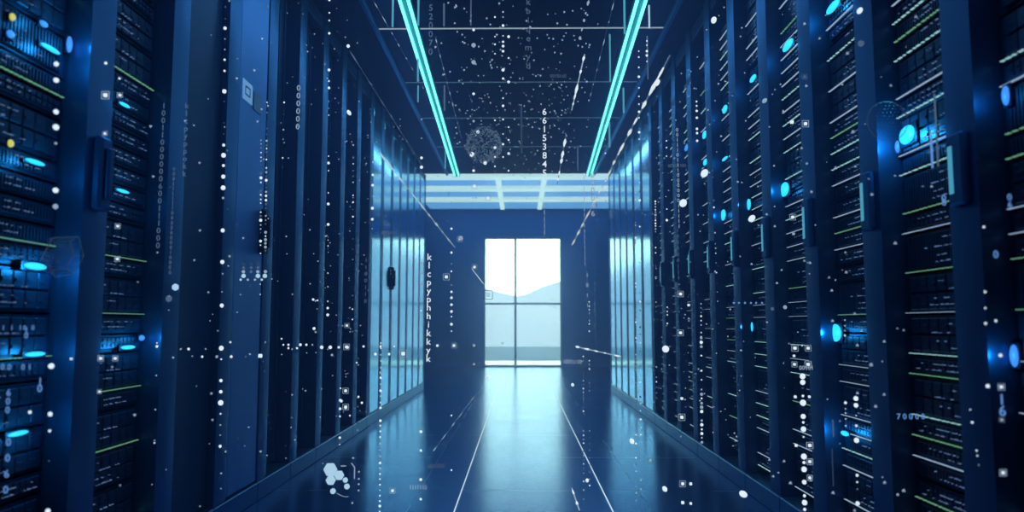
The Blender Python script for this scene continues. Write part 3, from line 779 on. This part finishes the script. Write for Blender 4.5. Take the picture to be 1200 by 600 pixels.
bead_row([(426, 406, 1.7), (440, 415, 2.1), (446, 406, 1.6), (456, 415, 1.9), (462, 406, 1.2), (418, 425, 1.2)], 3.4, 'level row of white dots beside the black latch rack')
bead_row([(860, 355, 1.6, 'blue'), (866, 355, 1.5, 'blue'), (873, 355, 1.6, 'blue'), (880, 355, 1.5, 'blue'), (886, 355, 1.5, 'blue'), (893, 355, 1.5, 'blue'), (905, 362, 2.6, 'dim'), (920, 360, 2.8, 'soft')], 2.9, 'level row of blue dots over the right posts')
bead_row([(367, 351, 1.8), (372, 352, 1.2), (400, 470, 2), (405, 478, 1.8), (410, 487, 1.2), (424, 472, 1.7), (420, 465, 1.5)], 3.0, 'loose scatter of white dots by the left plinth')

def float_dot(x, y, rx, ry, Y, label, m='white', rot=0.0):
    p = air(x, y, Y); k = p.y/FOC
    o = build('light_orb', MB().ball((0, 0, 0), 1.0, 14, 10), HOLO[m], None, p, label=label, category='hologram dots', group='single hologram orbs')
    o.scale = (rx*k, rx*k, ry*k); o.rotation_euler = (0, rot, 0)
for a in ((825.5, 203, 4, 5.2, 2.9, 'white oval orb hovering high over the right racks', 'white', .6), (800.5, 238, 4.2, 4.8, 3.1, 'white orb over the right racks by the tiny digits', 'white', .5),
          (836.5, 23.5, 3.2, 4.2, 2.9, 'highest white orb over the right racks', 'white', .3), (881, 256, 3.4, 4.6, 2.7, 'white orb beside the upper cyan lamp of the fifth right rack', 'white', .8),
          (1007.5, 12.5, 3, 4.4, 2.1, 'white orb at the top right with two small sparks', 'white', .6), (780, 409, 4, 4, 3.2, 'round white orb over the lower right racks', 'white', 0),
          (871, 579, 4.6, 3.6, 2.6, 'white orb low over the floor beside the right plinth', 'white', .5), (740.5, 517, 2.6, 3.4, 3.0, 'small white orb over the floor on the right', 'white', -.5),
          (779, 573, 2.6, 3.4, 3.0, 'small white orb over the floor further right', 'white', -.6), (770.5, 97, 2.4, 4.4, 3.2, 'white orb on the bright trail under the ceiling', 'white', .5),
          (896, 118, 2.4, 3.4, 2.8, 'dim elongated orb below the cyan lamps on the right', 'soft', .8), (1009, 51, 3.6, 3.6, 2.1, 'dim round orb at the top right below the white one', 'dim', 0),
          (409, 132, 2.2, 3.6, 3.2, 'small white orb high before the left racks', 'white', -.6), (408, 54, 2, 2, 3.2, 'tiny white orb higher before the left racks', 'white', 0),
          (688, 563, 1.8, 2.2, 3.0, 'tiny white orb over the floor right of the bright reflection', 'white', 0), (671, 451, 1.7, 2, 3.4, 'tiny white orb at the right foot of the window', 'white', 0),
          (540, 279, 2.6, 2.6, 3.6, 'square-set white orb left of the window top', 'soft', 0), (1167, 376, 1.2, 1.6, 1.6, 'tiny white orb near the right edge', 'white', 0)):
    float_dot(*a)

def marker(x, y, a, Y, label, ring=True, m='white', bars=False):
    """a small glowing square in a thin square outline"""
    p = air(x, y, Y); k = p.y/FOC; h = a*k*.72
    e = empty('square_marker', p, label, 'hologram marker', 'square hologram markers')
    c = MB()
    if bars:
        for i in (-1, 0, 1): c.box((i*h*.7-h*.25, -.001, -h), (i*h*.7+h*.25, .001, h))
    else: c.box((-h, -h*.6, -h), (h, h*.6, h), h*.2)
    build('core', c, HOLO[m], e)
    if ring:
        r = h*2.1; w = h*.13
        f = MB().box((-r, -w, r-w), (r, w, r+w)).box((-r, -w, -r-w), (r, w, -r+w)).box((-r-w, -w, -r), (-r+w, w, r)).box((r-w, -w, -r), (r+w, w, r))
        build('outline', f, HOLO['soft' if m == 'white' else 'dim'], e)
MK = [(124, 74, 2, 1.95, 'square marker high on the nearest wide left post', False), (123.5, 111.5, 3, 1.95, 'outlined square marker on the nearest wide left post'), (123, 156.5, 1.8, 1.95, 'small square marker lower on the nearest wide left post'),
 (140, 92, 1.5, 2.1, 'small square marker at the top of the second left rack', False), (140.5, 111.5, 2, 2.1, 'square marker beside the outlined one on the second left rack'), (138, 265, 2, 2.1, 'square marker over a green strip on the second left rack'), (137.5, 303.5, 2, 2.1, 'square marker midway down the second left rack'),
 (118, 420, 2.2, 2.0, 'square marker low on the nearest wide left post'), (135, 420, 2.1, 2.1, 'square marker low on the second left rack beside another'), (116.5, 459, 1.6, 2.0, 'tiny square marker below two others on the left post'), (83.5, 420.5, 1.7, 1.8, 'tiny square marker at the foot of the nearest left rack', False), (35, 483, 2.2, 1.75, 'square marker low at the left edge', False), (59, 486, 2.4, 1.75, 'square marker low over the nearest left rack', False),
 (305, 417, 2.9, 3.0, 'bright square marker at the edge of the plain blue door', False),
 (523, 324.5, 2.4, 3.5, 'bold outlined square marker left of the window'), (539, 280, 2, 3.6, 'outlined square marker left of the window top'), (556, 313, 1.9, 3.6, 'outlined square marker with a slanting line beside the window'), (572, 232, 2, 3.6, 'outlined square marker under the ceiling bars'), (556, 218, 2, 3.6, 'outlined square marker on the ceiling bars'), (572, 345.5, 3.4, 3.6, 'soft square marker over the left edge of the window', True, 'pale'), (572, 442, 2.4, 3.6, 'square marker at the left foot of the window', False),
 (472.5, 414.5, 2.8, 3.3, 'bold outlined square marker before the closed left racks'), (532, 405, 2, 3.5, 'square marker between left racks and window'), (512.5, 405, 1.8, 3.5, 'small square marker beside the letter column', False), (406, 406.5, 2.2, 3.1, 'square marker before the last ribbed left rack'), (405, 458, 2.1, 3.1, 'square marker above the left plinth'), (405, 477, 2.2, 3.1, 'square marker just over the left plinth'), (406.5, 381.5, 1.7, 3.1, 'square marker higher before the last ribbed rack'), (460, 575, 2.0, 2.9, 'square marker above the floor on the left'),
 (555.5, 405, 1.9, 3.5, 'faint outlined marker left of the window foot', True, 'soft'), (555.5, 427, 1.6, 3.5, 'faint outlined marker at the floor left of the window', True, 'soft'),
 (589, 402, 2.6, 3.7, 'pale square marker low in the window', False, 'pale'),
 (797.5, 344.5, 2.2, 3.1, 'outlined square marker over the far right racks'), (797.5, 390, 2.2, 3.1, 'outlined square marker lower over the far right racks'), (807, 357.5, 1.8, 3.0, 'square marker right of the outlined pair', False), (799, 489, 2.4, 3.0, 'outlined square marker over the right plinth'), (799, 467, 2.0, 3.0, 'square marker above the one over the right plinth', False), (800, 567, 2.2, 2.8, 'upper left of four square markers low on the right'), (809.5, 567, 2, 2.8, 'upper right of four square markers low on the right', False), (800, 589, 2.2, 2.8, 'lower left of four square markers low on the right', False), (809.5, 590, 1.8, 2.8, 'lower right of four square markers low on the right', False), (762, 540, 1.8, 3.0, 'faint square marker over the floor on the right', True, 'soft'),
 (931.5, 408, 2.4, 2.5, 'left of the top pair of square markers by the big dots'), (947, 408, 2.2, 2.5, 'right of the top pair of square markers by the big dots'), (930.5, 417, 1.7, 2.5, 'small square marker under the top left one by the big dots', False), (931, 427, 2, 2.5, 'left of the second pair of square markers by the big dots'), (947, 427, 2.4, 2.5, 'right of the second pair of square markers by the big dots'), (932, 465, 2, 2.5, 'left square marker halfway down the big dots', False), (948.5, 465, 1.8, 2.5, 'right square marker halfway down the big dots', False), (933, 522, 2, 2.5, 'left square marker lower down the big dots', False), (949, 522, 2.4, 2.5, 'right square marker lower down the big dots'), (949, 541, 2.2, 2.5, 'square marker below it beside the big dots'), (949, 560, 2.0, 2.5, 'lowest square marker beside the big dots'),
 (928, 143, 2.7, 2.6, 'bright square marker high on the right', False), (944, 145, 2.5, 2.6, 'square marker beside the bright one high on the right'), (929, 254.5, 2.2, 2.6, 'square marker at eye height on the fourth right rack'), (930, 274, 1.9, 2.6, 'soft square marker below the eye-height one', False, 'soft'), (943, 90, 2, 2.6, 'dim square marker high on the right', True, 'dim'),
 (1172.5, 416.5, 2.4, 1.6, 'striped square marker near the right edge under the blue lamp', False, 'white', True), (1157.5, 452.5, 2.6, 1.62, 'left of two striped square markers near the right edge', False, 'white', True), (1173.5, 453.5, 2.4, 1.6, 'right of two striped square markers near the right edge', True, 'white', True), (1174, 492, 2.0, 1.6, 'small striped square marker under the blue six', True, 'soft', True), (1175.5, 554, 2.4, 1.6, 'lowest striped square marker near the right edge', True, 'white', True)]
for a in MK: marker(*a)

def tracer(p, q, n, r, label, m='white', seed=0, fill_=.55, thin=None):
    """a streak of light dashes between two points of space"""
    g_ = random.Random(seed); p, q = Vector(p), Vector(q)
    e = empty('light_trail', p, label, 'light trail', 'hologram light trails')
    d = q-p
    if thin: build('thread', MB().tube((0, 0, 0), d, r*.35, 6), HOLO[thin], e)
    for i in range(n):
        a = (i+g_.uniform(0, .3))/n; b = a+g_.uniform(.3, 1.2)*fill_/n
        rr = r*g_.uniform(.5, 1.15)
        mid = (a+b)/2
        mb = MB().tube(d*a, d*mid, rr*.4, 6, rr).tube(d*mid, d*min(1, b), rr, 6, rr*.4)
        build('dash', mb, HOLO[m], e)
P = at_y
tracer(P(444, 178, 5.0), P(533, 290, 10.4), 9, .011, 'bright dashed trail running down to the left of the window', 'pale', 1, .9, 'soft')
tracer(P(785, 65, 4.6), P(716, 197, 8.2), 8, .016, 'bright dashed trail under the ceiling on the right', 'white', 2, .8, 'dim')
tracer(P(717, 197, 8.2), P(670, 288, 12.5), 7, .014, 'dashed trail running down to the right of the window', 'white', 3, .7, 'soft')
tracer(P(685, 64, 3.6), P(670, 129, 5.0), 5, .009, 'short white streak under the ceiling inside the right light', 'white', 4, .9, 'soft')
tracer(P(663, 160, 4.0), P(653, 216, 5.0), 5, .008, 'short dotted streak above the ceiling bars', 'white', 5, .7, 'dim')
tracer(P(557, 463, 7.2), P(484, 560, 4.2), 7, .004, 'dashed thin trail over the floor left of the bright reflection', 'soft', 6, .7, 'faint')
tracer(P(674, 406, 4.2), P(728, 418, 4.0), 5, .0085, 'short dashed streak at the right foot of the end wall', 'white', 7, .9, 'soft')
tracer(P(553, 315, 3.6), P(567, 333, 3.6), 1, .003, 'short slanting line beside the window', 'white', 8, 1.0, 'white')
tracer(P(670, 572, 3.2), P(679, 598, 3.0), 2, .007, 'short white streak over the floor near the right floor line', 'white', 9, .9, 'soft')
tracer(P(437, 0, 4.0), P(500, 110, 5.5), 8, .003, 'thin dotted line under the ceiling outside the left light', 'soft', 10, .5, 'faint')
tracer(P(510, 43, 3.6), P(541, 163, 5.2), 9, .003, 'thin dotted line under the ceiling inside the left light', 'soft', 11, .3, 'dim')
tracer(P(720, 0, 3.4), P(690, 120, 5.0), 7, .003, 'thin dotted line under the ceiling inside the right light', 'soft', 12, .4, 'faint')
tracer(P(690, 0, 3.4), P(676, 60, 4.0), 6, .007, 'dotted streak at the top inside the right ceiling light', 'soft', 13, .5)
tracer(P(410, 60, 4.6), P(496, 196, 8.4), 8, .006, 'faint dotted trail along the tops of the left racks', 'dim', 14, .5, 'faint')

def rod(x, y0, y1, Y, w, label, m='cyan'):
    p = air(x, y0, Y); q = at_y(x, y1, p.y); h = p.z-q.z; r = w*p.y/FOC
    build('light_rod', MB().box((-r, -r, -h), (r, r, 0), r*.5), HOLO[m], None, p, label=label, category='light rod', group='upright light rods under the ceiling')
for a in ((460.5, -4, 32, 4.0, 1.1, 'upright cyan light rod outside the left ceiling light'), (490.5, -4, 30, 4.0, 1.1, 'upright cyan rod inside the left ceiling light'), (490, 68, 96, 5.0, 1.0, 'short cyan rod beside the left ceiling light'),
          (520.5, 4, 31, 4.0, 1.0, 'dim cyan rod between the left light and the centre', 'dim'), (521, 100, 130, 5.0, .9, 'dim cyan rod lower between left light and globe', 'dim'), (552, -4, 30, 4.0, .7, 'thin pale rod under the ceiling left of centre', 'dim'), (731.5, -4, 40, 4.0, 1.2, 'longest cyan rod beside the right ceiling light'),
          (760.5, 6, 33, 4.0, 1.0, 'pale rod outside the right ceiling light', 'pale'), (714.5, 40, 96, 4.6, .9, 'thin cyan rod inside the right ceiling light'), (730.5, 103, 133, 5.0, 1.0, 'short cyan rod outside the lower right light'), (714, 143, 173, 5.5, 1.0, 'short cyan rod near the end of the right light'),
          (758.5, 42, 93, 4.4, .7, 'faint long rod outside the right ceiling light', 'dim'), (611, 125, 180, 4.0, 1.2, 'faint blue rod under the ceiling at the centre', 'faint'), (490, 100, 120, 5.0, .8, 'tiny cyan rod under the left ceiling light'), (522, 176, 198, 5.0, .8, 'tiny cyan rod by the end of the left light'), (677, 172, 200, 5.0, .7, 'tiny pale rod by the end of the right light', 'dim'),
          (1095, 110, 195, 1.9, .9, 'pale upright rod beside the largest cyan lamp on the right', 'dim'), (1090.5, 153, 197, 1.9, 1.1, 'brighter upright rod beside the largest cyan lamp', 'blue'), (976, 492, 512, 2.2, .6, 'thin rod left of the small low cyan lamp', 'dim'), (975, 526, 570, 2.2, .5, 'thin faint rod low on the third right rack', 'faint')):
    rod(*a)

def hexagon(mb, x, z, r, t=.002, flat=True):
    o = 0 if flat else PI/6
    mb.prism([(x+r*math.cos(o+k*PI/3), z+r*math.sin(o+k*PI/3)) for k in range(6)], 1, -t, t)
# cluster of hexagons above the floor
p0 = air(389, 557, 2.75); k = p0.y/FOC
e = empty('hexagon_cluster', p0, 'cluster of pale blue hexagons with dots and bracket above the floor by the left plinth', 'hologram hexagons')
def rel(x, y): return ((x-389)*k, -(y-557)*k)
for x, y, r in ((387, 550.5, 8.0), (397.3, 557, 5.8), (387.7, 562.6, 5.8)):
    mb = MB(); hexagon(mb, *rel(x, y), r*k); build('hexagon', mb, HOLO['pale'], e)
for x, y, r in ((404.5, 562.3, 3), (406.5, 569.5, 3.2), (390.5, 574.8, 3.2)):
    mb = MB(); a, b = rel(x, y); mb.ball((a, 0, b), r*k, 12, 8); build('bead', mb, HOLO['pale'], e)
br = MB()
def stroke(mb, a, b, w): mb.tube((a[0], 0, a[1]), (b[0], 0, b[1]), w*k, 6)
for a, b in (((399, 546.5), (405, 546.5)), ((411, 543), (415, 548)), ((415, 548), (415, 561))): stroke(br, rel(*a), rel(*b), .55)
for i in range(8): stroke(br, rel(395+i*1.7, 577+4*math.sin(i*.25)), rel(396.7+i*1.7, 577+4*math.sin((i+1)*.25)), .3)
build('bracket', br, HOLO['soft'], e)
for i, (x, y) in enumerate(((413, 537.5), (420, 553), (420, 561), (420, 567), (420, 574), (413, 588))):
    a, b = rel(x, y); build('bead', MB().ball((a, 0, b), 1.1*k, 8, 6), HOLO['soft'], e)
for x, y, r, m, Y, lab in ((205.5, 336.5, 4.2, 'pale', 2.4, 'single pale hexagon on the second wide left post'), (198, 350, 4, 'dim', 2.4, 'dim hexagon below the pale one on the second wide left post')):
    p = air(x, y, Y); mb = MB(); hexagon(mb, 0, 0, r*p.y/FOC, .002, False)
    build('hexagon', mb, HOLO[m], None, p, label=lab, category='hologram hexagons')
p0 = air(298, 323, 2.9); k = p0.y/FOC
e = empty('hexagon_row', p0, 'row of small pale hexagons fading upward on the plain blue door', 'hologram hexagons')
for x, y, r, m in ((285.3, 323.3, 2.7, 'pale'), (302.3, 323.3, 2.7, 'pale'), (310.5, 323.3, 2.7, 'pale'), (282, 327.8, 1.4, 'pale'), (290.5, 327.8, 1.4, 'soft'), (299, 327.8, 1.4, 'soft'), (307, 327.8, 1.4, 'pale'), (285, 318.3, 2, 'soft'), (294, 318.3, 1.8, 'dim'), (302, 318.3, 2, 'soft'), (311, 318.3, 2, 'soft'), (285, 313.5, 1.8, 'dim'), (294, 313.5, 1.6, 'dim'), (302, 313.5, 1.8, 'dim'), (285, 309, 1.6, 'faint'), (294, 309, 1.5, 'faint'), (302, 309, 1.6, 'faint')):
    mb = MB(); hexagon(mb, (x-298)*k, -(y-323)*k, r*k, .002, False); build('hexagon', mb, HOLO[m], e)

# particle globe, wire globe, dotted polyhedron
g_ = random.Random(3)
p0 = air(567, 170, 3.6); k = p0.y/FOC; R = 22*k
e = empty('particle_globe', p0, 'globe of glittering particles beside the lower end of the left ceiling light', 'hologram globe')
def specks(n, fn, r0, r1, g_):
    mb = MB()
    for i in range(n):
        c = Vector(fn()); r = g_.uniform(r0, r1)
        t = [c+Vector(d)*r for d in ((1, 1, 1), (-1, -1, 1), (-1, 1, -1), (1, -1, -1))]
        mb.add(t, [(0, 1, 2), (0, 3, 1), (0, 2, 3), (1, 3, 2)])
    return mb
def on_globe():
    u, a = g_.uniform(-1, 1), g_.uniform(0, 2*PI); s_ = math.sqrt(1-u*u); q = R*g_.uniform(.85, 1.03)
    return (q*s_*math.cos(a), q*s_*math.sin(a), q*u)
build('particles', specks(900, on_globe, .35*k, .75*k, g_), HOLO['dim'], e, kind='stuff')
for x, y, r in ((560, 154.5, 2), (553, 181, 3), (568.5, 191, 2.2), (580, 173, 1.6)):
    build('bead', MB().ball((0, 0, 0), r*k, 8, 6), HOLO['white'], e, at_y(x, y, p0.y)-p0)

p0 = air(1040, 142, 2.05); k = p0.y/FOC; R = 24*k
e = empty('wire_globe', p0, 'faint round wire globe left of the largest cyan lamp on the right', 'hologram globe')
mb = MB()
for i in range(40):
    a, b = 2*PI*i/40, 2*PI*(i+1)/40
    mb.tube((R*math.cos(a), 0, R*math.sin(a)), (R*math.cos(b), 0, R*math.sin(b)), .35*k, 5)
build('ring', mb, HOLO['faint'], e)
mb = MB()
for j in range(-5, 6):
    for i in range(-5, 6):
        x, z = (i+(j % 2)*.5)*R/5.2, j*R/5.6
        if math.hypot(x, z) < R*.93:
            yv = -math.sqrt(max(0, R*R-x*x-z*z))*.4
            mb.box((x-.4*k, yv-.3*k, z-.4*k), (x+.4*k, yv+.3*k, z+.4*k))
build('lattice', mb, HOLO['faint'], e)

p0 = air(76, 300, 1.8); k = p0.y/FOC
e = empty('dotted_polyhedron', p0, 'faint faceted polyhedron of dots beside the brightest cyan lamp on the left', 'hologram polyhedron')
rim = [(48, 303), (60, 278), (91, 277), (98.5, 300), (88, 321), (66, 325)]
cv = [((x-76)*k, 0, -(y-300)*k) for x, y in rim]; fr = [(.72*x, -.02, .72*z) for x, y, z in cv]
mb = MB()
for i in range(6):
    j = (i+1) % 6
    mb.tube(cv[i], cv[j], .35*k, 5); mb.tube(cv[i], fr[i], .25*k, 5); mb.tube(fr[i], fr[j], .25*k, 5)
build('wire_edge', mb, HOLO['faint'], e)
mb = MB()
for j in range(-6, 7):
    for i in range(-7, 8):
        x, z = (i+(j % 2)*.5)*3.4*k, j*3.3*k
        if abs(x) < 22*k-abs(z)*.35 and abs(z) < 21*k: mb.box((x-.55*k, -.02, z-.55*k), (x+.55*k, -.019, z+.55*k))
build('dot_pattern', mb, HOLO['faint'], e)

# fine glittering data dust in the air
g_ = random.Random(21)
def dust(n, x, y, z, r0, r1, m, label):
    build('data_dust', specks(n, lambda: (g_.uniform(*x), g_.uniform(*y), g_.uniform(*z)), r0, r1, g_), HOLO[m], None, kind='stuff', label=label, category='light dust')
dust(420, (-.42, .42), (3.0, 6.0), (1.9, 2.62), .0018, .0045, 'soft', 'fine pale light dust hanging under the aisle ceiling')
dust(380, (-1.12, -.85), (1.9, 6.5), (.2, 2.4), .0010, .0035, 'soft', 'fine pale light dust hanging before the left racks')
dust(420, (.78, 1.0), (1.7, 6.5), (.2, 2.4), .0010, .0035, 'soft', 'fine pale light dust hanging before the right racks')
dust(160, (-.8, .8), (3.0, 9.0), (.05, 1.9), .0012, .0032, 'dim', 'sparse dim light dust in the middle of the aisle')
